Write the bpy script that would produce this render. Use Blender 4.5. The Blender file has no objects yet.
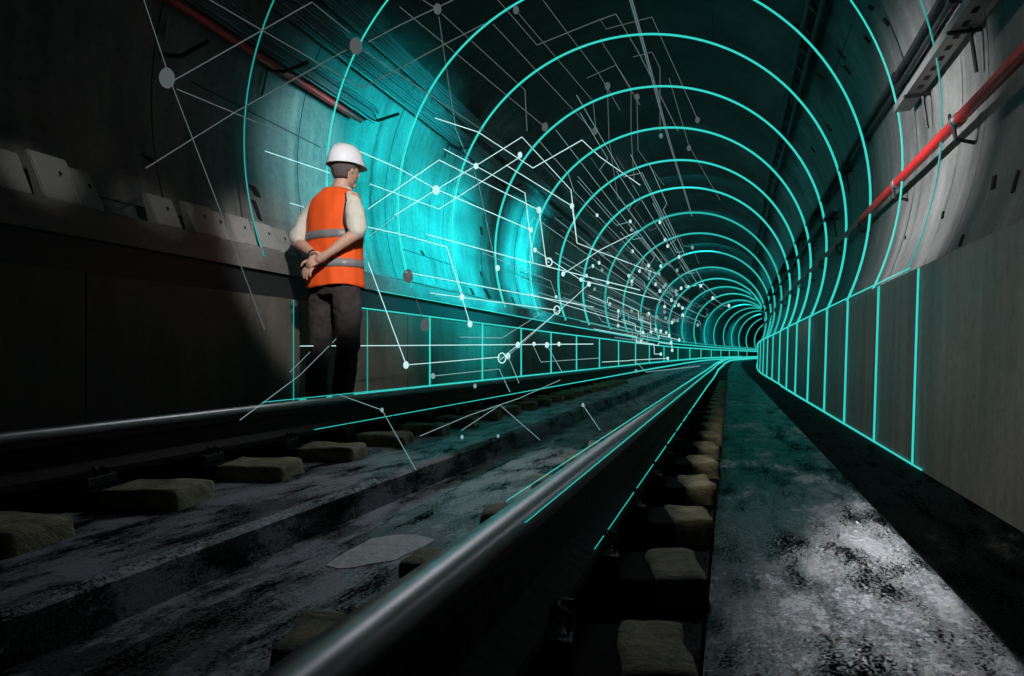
import bpy, bmesh, math, random
from mathutils import Vector, Matrix, noise
random.seed(7)
S = bpy.context.scene
C = S.collection
PI = math.pi
F = 700.0; HOR = 355.0; CAM = 0.36            # focal length and horizon in pixels, eye height

# ------------------------------------------------------------------ tunnel geometry
TAB = [(-8,-3.61),(0,-1.13),(5.16,.47),(6.27,.814),(7.66,1.25),(9.19,1.725),(10.97,2.273),(12.96,2.88),(15.12,3.56),(17.6,4.35),
       (20.7,5.33),(24.2,6.43),(28.4,7.82),(33.6,9.5),(38.6,11.26),(43.2,13.1),(48.1,15.1),(53.7,17.33),(58.5,19.44),(62.6,21.5),
       (66.8,23.56),(71.6,25.8),(77.6,28.6),(84.4,31.9),(100,40.5),(125,57)]
R = 2.565; ZC = 2.016                          # arch radius and height of its centre
def xc(y):
    n = len(TAB)
    for i in range(n-1):
        if y <= TAB[i+1][0] or i == n-2:
            (a,b),(c,d) = TAB[i],TAB[i+1]
            m0 = (TAB[i+1][1]-TAB[i-1][1])/(TAB[i+1][0]-TAB[i-1][0]) if i > 0 else (d-b)/(c-a)
            m1 = (TAB[i+2][1]-TAB[i][1])/(TAB[i+2][0]-TAB[i][0]) if i < n-2 else (d-b)/(c-a)
            h = c-a; t = (y-a)/h
            return (2*t**3-3*t*t+1)*b+(t**3-2*t*t+t)*h*m0+(-2*t**3+3*t*t)*d+(t**3-t*t)*h*m1
def phi(s): return .1+max(0, min(1, (s-22)/35))*.42
def arch(s, deg, dr=0.0):
    ang = math.radians(deg); a = (R-dr)*math.cos(ang); p = phi(s)
    return Vector((xc(s)+a*math.cos(p), s-a*math.sin(p), ZC+(R-dr)*math.sin(ang)))
def at(off, y, z): return Vector((xc(y)+off, y, z))
def heading(y): return math.atan2(xc(y+.2)-xc(y-.2), .4)      # clockwise from +Y
def wall_x(y):                                               # foot of the low wall on the right
    a = xc(y)+1.725
    b = .3515*y-.03+.0022*max(0, y-26)**2
    k = .12
    d = a-b
    return .5*(a+b+math.sqrt(d*d+k*k*(1 if y > 8 else 0)))
def hit(px, py, dr=.02):
    y = .3
    while y < 110:
        X = (px-512)/F*y; z = CAM+(HOR-py)/F*y; s = y
        for _ in range(5):
            a = (X-xc(s))/math.cos(phi(s)); s = y+a*math.sin(phi(s))
        if math.hypot(a, z-ZC) >= R-dr: return s, math.degrees(math.atan2(z-ZC, a)), y
        y += .02
    return s, 0, y

# ------------------------------------------------------------------ materials
def new_mat(name):
    m = bpy.data.materials.new(name); m.use_nodes = True
    nt = m.node_tree
    return m, nt, nt.nodes, nt.links, nt.nodes['Principled BSDF']
def plain(name, col, rough=.6, metal=0.0, bump=0.0, scale=40, vary=.25, spec=.5):
    m, nt, N, L, b = new_mat(name)
    b.inputs['Roughness'].default_value = rough; b.inputs['Metallic'].default_value = metal
    b.inputs['Specular IOR Level'].default_value = spec
    tc = N.new('ShaderNodeTexCoord'); n = N.new('ShaderNodeTexNoise'); n.inputs['Scale'].default_value = scale; n.inputs['Detail'].default_value = 6
    L.new(tc.outputs['Object'], n.inputs['Vector'])
    r = N.new('ShaderNodeMix'); r.data_type = 'RGBA'
    r.inputs[6].default_value = (*[c*(1-vary) for c in col], 1); r.inputs[7].default_value = (*[min(1, c*(1+vary)) for c in col], 1)
    L.new(n.outputs['Fac'], r.inputs[0]); L.new(r.outputs[2], b.inputs['Base Color'])
    if bump:
        bp = N.new('ShaderNodeBump'); bp.inputs['Strength'].default_value = bump; bp.inputs['Distance'].default_value = .01
        L.new(n.outputs['Fac'], bp.inputs['Height']); L.new(bp.outputs['Normal'], b.inputs['Normal'])
    return m
def glow(name, col, strength):
    m, nt, N, L, b = new_mat(name)
    b.inputs['Base Color'].default_value = (0.01, 0.01, 0.01, 1)
    b.inputs['Emission Color'].default_value = (*col, 1); b.inputs['Emission Strength'].default_value = strength
    return m
def math_node(N, L, op, a, b=None, clamp=False):
    n = N.new('ShaderNodeMath'); n.operation = op; n.use_clamp = clamp
    for i, v in enumerate((a, b)):
        if v is None: continue
        if isinstance(v, (int, float)): n.inputs[i].default_value = v
        else: L.new(v, n.inputs[i])
    return n.outputs[0]
def ramp(N, L, src, stops):
    r = N.new('ShaderNodeValToRGB'); e = r.color_ramp.elements
    while len(e) < len(stops): e.new(.5)
    for i, (p, c) in enumerate(stops):
        e[i].position = p; e[i].color = (*c, 1) if isinstance(c, tuple) else (c, c, c, 1)
    L.new(src, r.inputs[0]); return r.outputs[0]
def concrete(name, dark, light, joint=None, rough=(.55, .85), streak=(7, .6), bump=.5, fine=18, blot=1.1, spec=.4, crown_shade=False):
    """uv x = metres along the tunnel, uv y = metres round the section"""
    m, nt, N, L, b = new_mat(name)
    uv = N.new('ShaderNodeUVMap'); uv.uv_map = 'UVMap'
    def nz(scale, vec=(1, 1, 1), det=8, ro=.6):
        mp = N.new('ShaderNodeMapping'); mp.inputs['Scale'].default_value = vec
        L.new(uv.outputs[0], mp.inputs[0]); n = N.new('ShaderNodeTexNoise')
        n.inputs['Scale'].default_value = scale; n.inputs['Detail'].default_value = det; n.inputs['Roughness'].default_value = ro
        L.new(mp.outputs[0], n.inputs['Vector']); return n.outputs['Fac']
    big = nz(blot); st = nz(1.0, (streak[0], streak[1], 1), 6, .65); fn = nz(fine, det=10, ro=.7)
    v = math_node(N, L, 'ADD', math_node(N, L, 'MULTIPLY', big, .45), math_node(N, L, 'MULTIPLY', st, .35))
    v = math_node(N, L, 'ADD', v, math_node(N, L, 'MULTIPLY', fn, .2))
    mid = tuple((a+c)/2 for a, c in zip(dark, light))
    col = ramp(N, L, v, [(.34, dark), (.5, mid), (.64, light)])
    sp = ramp(N, L, nz(fine*1.6, det=3), [(.3, .25), (.37, 1.0)])
    mx = N.new('ShaderNodeMix'); mx.data_type = 'RGBA'; mx.blend_type = 'MULTIPLY'; mx.inputs[0].default_value = .6
    L.new(col, mx.inputs[6]); L.new(sp, mx.inputs[7]); col = mx.outputs[2]
    h = math_node(N, L, 'ADD', math_node(N, L, 'MULTIPLY', fn, .5), math_node(N, L, 'MULTIPLY', big, .6))
    if joint:
        sx = N.new('ShaderNodeSeparateXYZ'); L.new(uv.outputs[0], sx.inputs[0])
        js = []
        if joint[0]:
            f = math_node(N, L, 'FRACT', math_node(N, L, 'MULTIPLY', math_node(N, L, 'ADD', sx.outputs[0], joint[2]), 1/joint[0]))
            js.append(math_node(N, L, 'LESS_THAN', f, .014/joint[0]))
        if joint[1]:
            row = math_node(N, L, 'FLOOR', math_node(N, L, 'MULTIPLY', sx.outputs[0], 1/max(joint[0], .01)))
            sh = math_node(N, L, 'MULTIPLY', row, joint[1]*.37)
            f = math_node(N, L, 'FRACT', math_node(N, L, 'MULTIPLY', math_node(N, L, 'ADD', sx.outputs[1], sh), 1/joint[1]))
            js.append(math_node(N, L, 'LESS_THAN', f, .012/joint[1]))
        j = js[0]
        for q in js[1:]: j = math_node(N, L, 'MAXIMUM', j, q)
        mj = N.new('ShaderNodeMix'); mj.data_type = 'RGBA'; L.new(j, mj.inputs[0]); L.new(col, mj.inputs[6]); mj.inputs[7].default_value = (.012, .012, .012, 1)
        col = mj.outputs[2]
        h = math_node(N, L, 'SUBTRACT', h, j)
    if crown_shade:  # crown darkened in the colour, standing in for low light up there
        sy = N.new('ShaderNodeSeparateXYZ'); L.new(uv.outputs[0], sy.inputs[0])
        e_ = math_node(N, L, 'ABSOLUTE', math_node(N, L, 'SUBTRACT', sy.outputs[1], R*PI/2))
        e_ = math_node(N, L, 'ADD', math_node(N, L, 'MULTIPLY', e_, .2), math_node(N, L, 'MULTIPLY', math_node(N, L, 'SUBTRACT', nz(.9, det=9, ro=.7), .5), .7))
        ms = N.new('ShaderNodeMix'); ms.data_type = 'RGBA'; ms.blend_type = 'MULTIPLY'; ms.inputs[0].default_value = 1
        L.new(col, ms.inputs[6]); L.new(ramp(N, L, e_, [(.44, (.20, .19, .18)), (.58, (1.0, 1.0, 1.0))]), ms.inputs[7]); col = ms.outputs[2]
    L.new(col, b.inputs['Base Color'])
    L.new(ramp(N, L, big, [(.35, rough[0]), (.65, rough[1])]), b.inputs['Roughness'])
    b.inputs['Specular IOR Level'].default_value = spec
    bp = N.new('ShaderNodeBump'); bp.inputs['Strength'].default_value = bump; bp.inputs['Distance'].default_value = .012
    L.new(h, bp.inputs['Height']); L.new(bp.outputs['Normal'], b.inputs['Normal'])
    return m
def wet_floor(name, base, pale, thr, rough, wet=.12, sc=3.0, spec=.6, patch=1.1, bump=.6):
    """dark soaked concrete, pale dried silt in patches"""
    m, nt, N, L, b = new_mat(name)
    uv = N.new('ShaderNodeUVMap'); uv.uv_map = 'UVMap'
    def nz(scale, det=8, ro=.6, vec=(1, 1, 1)):
        mp = N.new('ShaderNodeMapping'); mp.inputs['Scale'].default_value = vec; L.new(uv.outputs[0], mp.inputs[0])
        n = N.new('ShaderNodeTexNoise'); n.inputs['Scale'].default_value = scale; n.inputs['Detail'].default_value = det; n.inputs['Roughness'].default_value = ro
        L.new(mp.outputs[0], n.inputs['Vector']); return n.outputs['Fac']
    a = nz(patch, 6, .6); g = nz(60, 6, .75); w = nz(sc*3, 7, .7, (.5, 1.4, 1))
    v = math_node(N, L, 'ADD', math_node(N, L, 'MULTIPLY', a, .5), math_node(N, L, 'MULTIPLY', w, .3))
    v = math_node(N, L, 'ADD', v, math_node(N, L, 'MULTIPLY', g, .2))
    k = ramp(N, L, v, [(thr, 0.0), (thr+.045, 1.0)])
    mx = N.new('ShaderNodeMix'); mx.data_type = 'RGBA'; L.new(k, mx.inputs[0]); mx.inputs[6].default_value = (*base, 1); mx.inputs[7].default_value = (*pale, 1)
    q = math_node(N, L, 'ADD', math_node(N, L, 'MULTIPLY', nz(170, 4, .7), .5), math_node(N, L, 'MULTIPLY', w, .5))
    q = ramp(N, L, q, [(.455, 0.0), (.52, 1.0)])          # pitted grain: dry black pits between wet crests
    mq = N.new('ShaderNodeMix'); mq.data_type = 'RGBA'; mq.blend_type = 'MULTIPLY'; mq.inputs[0].default_value = .75
    L.new(mx.outputs[2], mq.inputs[6]); L.new(q, mq.inputs[7])
    L.new(mq.outputs[2], b.inputs['Base Color'])
    L.new(math_node(N, L, 'MULTIPLY', q, spec), b.inputs['Specular IOR Level'])
    L.new(ramp(N, L, math_node(N, L, 'ADD', math_node(N, L, 'MULTIPLY', w, .6), math_node(N, L, 'MULTIPLY', g, .4)), [(.4, wet), (.62, rough)]), b.inputs['Roughness'])
    bp = N.new('ShaderNodeBump'); bp.inputs['Strength'].default_value = bump; bp.inputs['Distance'].default_value = .006
    L.new(math_node(N, L, 'ADD', math_node(N, L, 'MULTIPLY', w, .7), math_node(N, L, 'MULTIPLY', g, .5)), bp.inputs['Height'])
    L.new(bp.outputs['Normal'], b.inputs['Normal'])
    return m

M_arch = concrete('segment_concrete', (.024, .024, .023), (.25, .245, .235), joint=(1.62, 2.7, .35), streak=(5, .5), bump=.7, crown_shade=True)
M_wallR = concrete('cast_concrete', (.05, .047, .043), (.30, .285, .26), streak=(9, .7), rough=(.4, .7), fine=26)
M_wallL = concrete('damp_concrete', (.045, .042, .036), (.17, .155, .125), streak=(5, 1.2), joint=(1.9, 0, 0))
M_ledge = concrete('ledge_concrete', (.05, .05, .05), (.26, .25, .24), streak=(2, 4))
M_slab = wet_floor('stained_track_slab', (.012, .012, .015), (.34, .34, .39), .475, .6, wet=.22, sc=3, patch=2.6, bump=1.0)
M_walk = wet_floor('wet_walkway', (.004, .004, .005), (.30, .30, .33), .515, .36, wet=.14, sc=2.2, spec=.22, patch=1.5, bump=1.3)
M_foot_shade = wet_floor('wall_foot_shade', (.006, .006, .006), (.07, .065, .06), .56, .9, wet=.5, sc=4, spec=.15)  # dark tone stands in for the low wall's shadow on the floor
M_bed_dark = wet_floor('dark_track_bed', (.006, .006, .006), (.05, .048, .045), .58, .9, wet=.6, sc=4, spec=.12)  # near-black bed under the rails and across the left floor
M_block = concrete('mossy_concrete', (.04, .034, .016), (.66, .60, .38), fine=60, blot=12, streak=(25, 25), bump=1.6)
M_tile = concrete('pale_precast', (.22, .22, .215), (.36, .36, .35), fine=30, streak=(3, 3), bump=.25)
M_rail = plain('worn_steel', (.36, .35, .36), .42, 1.0, .04, 25)
M_railside = plain('rusty_steel', (.025, .02, .017), .8, .2, .5, 30)
M_clip = plain('clip_steel', (.03, .03, .033), .55, .5, .3, 60)
M_red = plain('red_paint', (.50, .016, .016), .42, 0, .15, 30, .35)
M_galv = plain('galvanised_steel', (.24, .24, .235), .5, .5, .2, 60)
M_dark = plain('black_sheath', (.012, .012, .014), .6, 0, .2, 30)
M_steel = plain('dark_bracket_steel', (.03, .03, .032), .6, .4, .2, 30)
M_hole = plain('pocket_dark', (.006, .006, .006), .95)
M_cyan = glow('cyan_light', (.04, .74, .64), .88)
M_cyan_far = glow('distant_cyan_light', (.04, .74, .64), .62)
M_cyan_dim = glow('faint_cyan_light', (.02, .40, .36), .75)
M_white = glow('white_light', (.62, .95, .93), .95)
M_pale = glow('pale_light', (.35, .62, .62), .6)
M_grey = glow('grey_light', (.14, .17, .17), .55)
M_skin = plain('skin', (.56, .33, .24), .55, 0, .15, 50, .15)
M_hair = plain('grey_hair', (.10, .08, .075), .8, 0, .8, 90, .5)
M_hat = plain('white_plastic', (.80, .81, .84), .3, 0, 0, 5, .02)
M_orange = plain('orange_vest_cloth', (.95, .105, .008), .8, 0, .3, 12, .12)
M_strip = plain('silver_tape', (.24, .235, .23), .45, .1, .1, 60, .1)
M_shirt = plain('cream_shirt_cloth', (.62, .58, .50), .85, 0, .35, 14, .12)
M_trouser = plain('charcoal_cloth', (.035, .028, .028), .9, 0, .5, 12, .4)
M_pad = plain('bearing_rubber', (.008, .008, .008), .95, 0, .3, 40, .2, .08)
M_shoe = plain('black_leather', (.012, .011, .011), .4, 0, .2, 30)
M_watch = plain('watch_strap', (.02, .02, .02), .4)

# ------------------------------------------------------------------ object helpers
def tag(o, label=None, cat=None, group=None, kind=None):
    if label: o['label'] = label
    if cat: o['category'] = cat
    if group: o['group'] = group
    if kind: o['kind'] = kind
    return o
def link(name, me, mat, parent=None, smooth=True):
    o = bpy.data.objects.new(name, me); C.objects.link(o)
    for m in (mat if isinstance(mat, (list, tuple)) else [mat]): me.materials.append(m)
    if smooth:
        for p in me.polygons: p.use_smooth = True
    if parent: o.parent = parent
    return o
def from_bm(name, bm, mat, parent=None, smooth=False):
    bmesh.ops.recalc_face_normals(bm, faces=bm.faces)
    me = bpy.data.meshes.new(name); bm.to_mesh(me); bm.free()
    return link(name, me, mat, parent, smooth)
def empty(name, loc=(0, 0, 0), rz=0):
    o = bpy.data.objects.new(name, None); C.objects.link(o); o.location = loc; o.rotation_euler = (0, 0, rz); o.empty_display_size = .1
    return o
def grid(name, rows, mat, parent=None, closed=False, caps=False, uvs=None, smooth=True):
    """rows: list of rings of points -> one mesh, with uv in metres"""
    bm = bmesh.new(); uvl = bm.loops.layers.uv.new('UVMap')
    vs = [[bm.verts.new(p) for p in r] for r in rows]; n = len(rows[0])
    for i in range(len(rows)-1):
        for j in range(n if closed else n-1):
            k = (j+1) % n
            f = bm.faces.new((vs[i][j], vs[i+1][j], vs[i+1][k], vs[i][k]))
            if uvs:
                jj = j+1
                for lp, (a, c) in zip(f.loops, ((i, j), (i+1, j), (i+1, jj), (i, jj))):
                    lp[uvl].uv = uvs(a, c)
    if caps: bm.faces.new(vs[0][::-1]); bm.faces.new(vs[-1])
    bmesh.ops.recalc_face_normals(bm, faces=bm.faces)
    me = bpy.data.meshes.new(name); bm.to_mesh(me); bm.free()
    return link(name, me, mat, parent, smooth)
def lens(prof, closed):
    d = [0]; q = prof+[prof[0]] if closed else prof
    for a, b in zip(q, q[1:]): d.append(d[-1]+math.hypot(a[0]-b[0], a[1]-b[1]))
    return d
def ys(y0, y1):
    out = [y0]
    while out[-1] < y1-1e-6: out.append(min(y1, out[-1]+max(.12, .035*abs(out[-1]))))
    return out
def sweep(name, prof, y0, y1, mat, closed=True, base=None, parent=None, smooth=False):
    """prof: (offset, z) pairs carried along the track"""
    b = base or xc; Y = ys(y0, y1); d = lens(prof, closed)
    rows = [[(b(y)+o, y, z) for o, z in prof] for y in Y]
    return grid(name, rows, mat, parent, closed, closed, uvs=lambda i, j: (Y[i]*1.05, d[j]), smooth=smooth)
def frames(pts):
    T = []
    for i in range(len(pts)):
        a = pts[max(0, i-1)]; c = pts[min(len(pts)-1, i+1)]
        T.append((c-a).normalized())
    up = Vector((0, 0, 1)) if abs(T[0].z) < .9 else Vector((1, 0, 0))
    n = (up-T[0]*up.dot(T[0])).normalized(); out = []
    for t in T:
        n = (n-t*n.dot(t))
        n = n.normalized() if n.length > 1e-6 else t.orthogonal().normalized()
        out.append((n.copy(), t.cross(n)))
    return out
def tube_bm(bm, pts, rad, seg=8, flat=1.0):
    pts = [Vector(p) for p in pts]; rs = rad if isinstance(rad, (list, tuple)) else [rad]*len(pts)
    fr = frames(pts); rings = []
    for p, (n, b), r in zip(pts, fr, rs):
        rings.append([bm.verts.new(p+n*math.cos(2*PI*k/seg)*r*flat+b*math.sin(2*PI*k/seg)*r) for k in range(seg)])
    for a, c in zip(rings, rings[1:]):
        for k in range(seg): bm.faces.new((a[k], c[k], c[(k+1) % seg], a[(k+1) % seg]))
    bm.faces.new(rings[0][::-1]); bm.faces.new(rings[-1])
def tube(name, pts, rad, mat, parent=None, seg=8):
    bm = bmesh.new(); tube_bm(bm, pts, rad, seg)
    return from_bm(name, bm, mat, parent, True)
def box_bm(bm, c, s, rot=None, bev=0):
    r = bmesh.ops.create_cube(bm, size=1); vs = r['verts']
    m = Matrix.Translation(c) @ (rot.to_4x4() if rot else Matrix()) @ Matrix.Diagonal((*s, 1))
    bmesh.ops.transform(bm, matrix=m, verts=vs)
    if bev:
        es = list({e for v in vs for e in v.link_edges})
        bmesh.ops.bevel(bm, geom=es, offset=bev, segments=2, affect='EDGES', profile=.5)
def ball_bm(bm, c, r, sc=(1, 1, 1), u=10, v=8, rot=None):
    q = bmesh.ops.create_uvsphere(bm, u_segments=u, v_segments=v, radius=r)
    m = Matrix.Translation(c) @ (rot.to_4x4() if rot else Matrix()) @ Matrix.Diagonal((*sc, 1))
    bmesh.ops.transform(bm, matrix=m, verts=q['verts'])

# ------------------------------------------------------------------ the setting
Ys = ys(-2.5, 118); A0, A1, NA = -32.6, 201.2, 110
angs = [A0+(A1-A0)*k/NA for k in range(NA+1)]
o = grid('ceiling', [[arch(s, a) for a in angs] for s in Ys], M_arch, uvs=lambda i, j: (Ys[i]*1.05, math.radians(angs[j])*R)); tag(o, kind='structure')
CEIL = o
# track slab with its sunken drain, walkway, strip darkened for the low wall's shadow
slab = [(-.385, 0), (.10, 0), (.12, -.012), (.135, -.075), (.35, -.078), (.372, -.012), (.39, 0), (.72, 0), (.72, -.3), (-.385, -.3)]
tag(sweep('floor', slab, -1.5, 115, M_slab), kind='structure')
tag(sweep('floor', [(-.388, 0), (-2.6, 0), (-2.6, -.3), (-.388, -.3)], -1.5, 115, M_bed_dark), kind='structure')
tag(sweep('floor', [(1.095, 0), (.723, 0), (.723, -.3), (1.095, -.3)], -1.5, 115, M_bed_dark), kind='structure')
tag(sweep('floor', [(1.10, -.004), (1.475, -.004), (1.475, -.3), (1.10, -.3)], -1.5, 115, M_walk), kind='structure')
tag(sweep('foot_shade_strip', [(1.478, -.006), (1.50, -.03), (1.64, -.022), (1.73, .01), (2.75, .01), (2.75, -.3), (1.478, -.3)], -1.5, 115, M_foot_shade), kind='structure')
tag(sweep('wall_right', [(-.008, -.02), (.012, .64), (.75, .64), (.75, -.02)], -1.5, 60, M_wallR, base=wall_x), kind='structure')
tag(sweep('wall_left', [(-2.2, -.02), (-2.2, .785), (-2.75, .785), (-2.75, -.02)], -1.5, 115, M_wallL), kind='structure')
tag(sweep('trim_2', [(-2.2, .967), (-2.2, 1.12), (-2.21, 1.13), (-2.75, 1.13), (-2.75, .967)], -1.5, 115, M_ledge), kind='structure')
o = sweep('recess_shade', [(-2.235, .79), (-2.235, .962), (-2.7, .962), (-2.7, .79)], -1.5, 115, M_steel)  # dark box filling the recess, in place of shade under the ledge
tag(o, 'long dark strip standing in for the shade under the left ledge', 'shade strip')

# bolt pockets: dark wedge-shaped holes in the lining
def pocket(px, py, w, h, skew=.3, par=CEIL):
    s, a, y = hit(px, py)
    c = arch(s, a, .004); t = (arch(s, a+1)-arch(s, a-1)).normalized(); l = (arch(s+.1, a)-arch(s-.1, a)).normalized(); n = t.cross(l)
    W = w/F*y*2.0; H = h/F*y*1.0
    bm = bmesh.new(); out = []
    for dn in (-.02, .006):
        out.append([bm.verts.new(c+l*x*W+t*z*H+n*dn) for x, z in ((-.5, -.5), (.1, -.5), (.5-skew*.4, .1), (.5, .5), (0, .42), (-.5+skew, -.1))])
    bm.faces.new(out[0]); bm.faces.new(out[1][::-1])
    for k in range(6): bm.faces.new((out[0][k], out[1][k], out[1][(k+1) % 6], out[0][(k+1) % 6]))
    return tag(from_bm('bolt_pocket', bm, M_hole, par), 'dark bolt pocket in the concrete lining')
for q in [(992,181,9,16),(1014,180,7,26),(960,239,7,14),(941,214,5,8),(904,237,2,4),(948,118,6,10),(256,191,9,10),(258,210,6,20),(150,160,10,6),
          (482,231,5,7),(496,230,3,8),(482,274,3,5),(488,294,8,10),(473,292,5,8),(514,301,4,8),(820,78,5,12),(840,55,4,14),(846,70,4,12),(866,40,5,10),(828,128,4,9),(812,150,4,8),
          (885,22,6,10),(795,25,7,8),(870,8,7,7),(423,253,5,4),(785,96,6,4)]:
    pocket(*q)

# ------------------------------------------------------------------ cyan hoops
hs = [5.16, 6.27, 7.66, 9.19, 10.97, 12.96, 15.12, 17.6, 20.7, 24.2, 28.4, 33.6, 38.6, 43.2, 48.1, 53.7, 58.5, 62.6, 66.8, 71.6, 77.6, 84.4, 92]
ordn = ['nearest', 'second', 'third', 'fourth', 'fifth', 'sixth', 'seventh', 'eighth', 'ninth', 'tenth', 'eleventh', 'twelfth', 'thirteenth', 'fourteenth', 'fifteenth',
        'sixteenth', 'seventeenth', 'eighteenth', 'nineteenth', 'twentieth', 'twenty-first', 'twenty-second', 'twenty-third', 'twenty-fourth', 'twenty-fifth', 'twenty-sixth', 'twenty-seventh', 'twenty-eighth', 'twenty-ninth', 'thirtieth']
def nth(i, a='nearest'): return a if i == 0 else ordn[i]
for i, s in enumerate(hs):
    w = (1.6, 1.8, 2.1, 2.1)[i] if i < 4 else max(1.0, 2.1-.08*(i-3))
    r = w/F*s/2; q = .925        # the hoops stand a hand's breadth clear of the lining, in front of trays and pipes
    org = Vector((0, 0, CAM)); pts = [org+(arch(s, -31.5+(200.5+31.5)*k/96, .01)-org)*q for k in range(97)]
    lab = 'glowing cyan light hoop round the tunnel lining, nearest of the row' if i == 0 else f'glowing cyan light hoop round the tunnel lining, {ordn[i]} counted from the front'
    tag(tube('light_hoop', pts, r, M_cyan_dim if i == 0 else M_cyan if i < 8 else M_cyan_far, seg=6), lab, 'light hoop', 'cyan hoops lining the tunnel')

# ------------------------------------------------------------------ cyan light strips
def strip(name, fn, y0, y1, w0, w1, mat, label, group=None):
    Y = ys(y0, y1); pts = []; rs = []
    for y in Y:
        p = Vector(fn(y)); t = min(1, max(0, (y-y0)/12)); w = .78*(w0+(w1-w0)*t)
        pts.append(p); rs.append(w/F*p.y/2)
    return tag(tube(name, pts, rs, mat, seg=5), label, 'light strip', group)
strip('light_strip', lambda y: at(-2.19, y, .785), 6.2, 90, 1.8, 1.6, M_cyan, 'long cyan light strip along the top of the low left wall')
strip('light_strip', lambda y: at(-2.19, y, .967), 6.6, 90, 1.2, 1.4, M_cyan, 'thin cyan light strip along the lower edge of the left ledge')
strip('light_strip', lambda y: at(-2.19, y, 1.13), 6.9, 90, 1.2, 1.4, M_cyan_dim, 'thin cyan light strip along the upper edge of the left ledge')
strip('light_strip', lambda y: at(-2.185, y, .012), 5.4, 90, 1.6, 1.8, M_cyan, 'long cyan light strip at the foot of the low left wall')
strip('light_strip', lambda y: (wall_x(y)-.012, y, .012), 2.12, 40, 2.4, 2.2, M_cyan, 'long cyan light strip at the foot of the right wall')
strip('light_strip', lambda y: (wall_x(y)-.002, y, .645), 2.3, 40, 1.8, 2.0, M_cyan, 'long cyan light strip along the top edge of the right wall')
strip('light_strip', lambda y: at(.875, y, .193), .80, 60, 1.0, 2.4, M_cyan, 'cyan light strip on the left edge of the right rail head')
strip('light_strip', lambda y: at(.915, y, .183), .74, 60, .9, 2.2, M_cyan, 'cyan light strip on the right edge of the right rail head')
strip('light_strip', lambda y: at(.938, y, .083), 1.0, 60, .8, 2.2, M_cyan, 'cyan light strip on the right foot of the right rail')
strip('light_strip', lambda y: at(-.468, y, .198), 2.4, 60, .9, 2.0, M_cyan, 'cyan light strip on top of the left rail')
strip('light_strip', lambda y: at(-.41, y, .083), 2.6, 60, .8, 1.8, M_cyan, 'cyan light strip on the foot of the left rail')
def solve(px, fx):
    lo, hi = 1.2, 90
    y = lo; prev = None
    while y < hi:
        d = 512+F*fx(y)/y-px
        if prev is not None and prev*d <= 0: return y
        prev = d; y += .01*max(1, y/8)
    return None
xs = [292, 366, 429, 481.6, 520.5, 550.4, 576, 599, 618, 635, 649, 663.5, 677.5, 689.5, 700.6, 711, 720.5, 729, 738, 746.5]
for i, px in enumerate(xs):
    y = solve(px, lambda v: xc(v)-2.2)
    if not y: continue
    w = (1.2, 1.3)[i] if i < 2 else max(1.0, 1.9-.05*i); r = w/F*y/2
    tag(tube('light_post', [at(-2.192, y, .01), at(-2.192, y, .78)], r, M_cyan_dim if i < 2 else M_cyan, seg=5),
        f'upright cyan light bar on the low left wall, {nth(i)} from the front' if i else 'faint upright cyan light bar on the low left wall, left of the man', 'light bar', 'upright bars on the left wall')
xs = [917, 877.5, 847, 826.2, 809, 796.6, 787.6, 779.8, 773, 767.6, 763.6, 760.5, 758, 756.2]
for i, px in enumerate(xs):
    y = solve(px, wall_x) 
    if not y: continue
    r = max(1.0, 2.2-.1*i)/F*y/2
    tag(tube('light_post', [(wall_x(y)-.014, y, .01), (wall_x(y)+.006, y, .635)], r, M_cyan, seg=5),
        f'upright cyan light bar on the right wall, {nth(i)} from the front', 'light bar', 'upright bars on the right wall')

# ------------------------------------------------------------------ rails, sleeper blocks
def rail(name, off, y0, label):
    # head, web and foot in one rolled section; polished running surface is a part of its own
    w = .021
    body = [(-w, .172), (-w, .150), (-.009, .138), (-.009, .096), (-.048, .078), (-.048, .066), (.048, .066), (.048, .078), (.009, .096), (.009, .138), (w, .150), (w, .172)]
    e = sweep(name, [(off+a, z) for a, z in body], y0, 115, M_railside)
    tag(e, label, 'rail')
    head = [(-w-.001, .166), (-w+.001, .181), (-w+.006, .1885), (0, .191), (w-.006, .1885), (w-.001, .181), (w+.001, .166)]
    tag(sweep('rail_head', [(off+a, z) for a, z in head], y0, 115, M_rail, parent=e, smooth=True), 'polished steel running surface')
    return e
rail('rail', .893, -1.2, 'near steel rail with a bright worn head running beside the wet walkway')
rail('rail', -.47, -1.2, 'far steel rail on the left side of the track, in front of the standing man')

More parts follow.
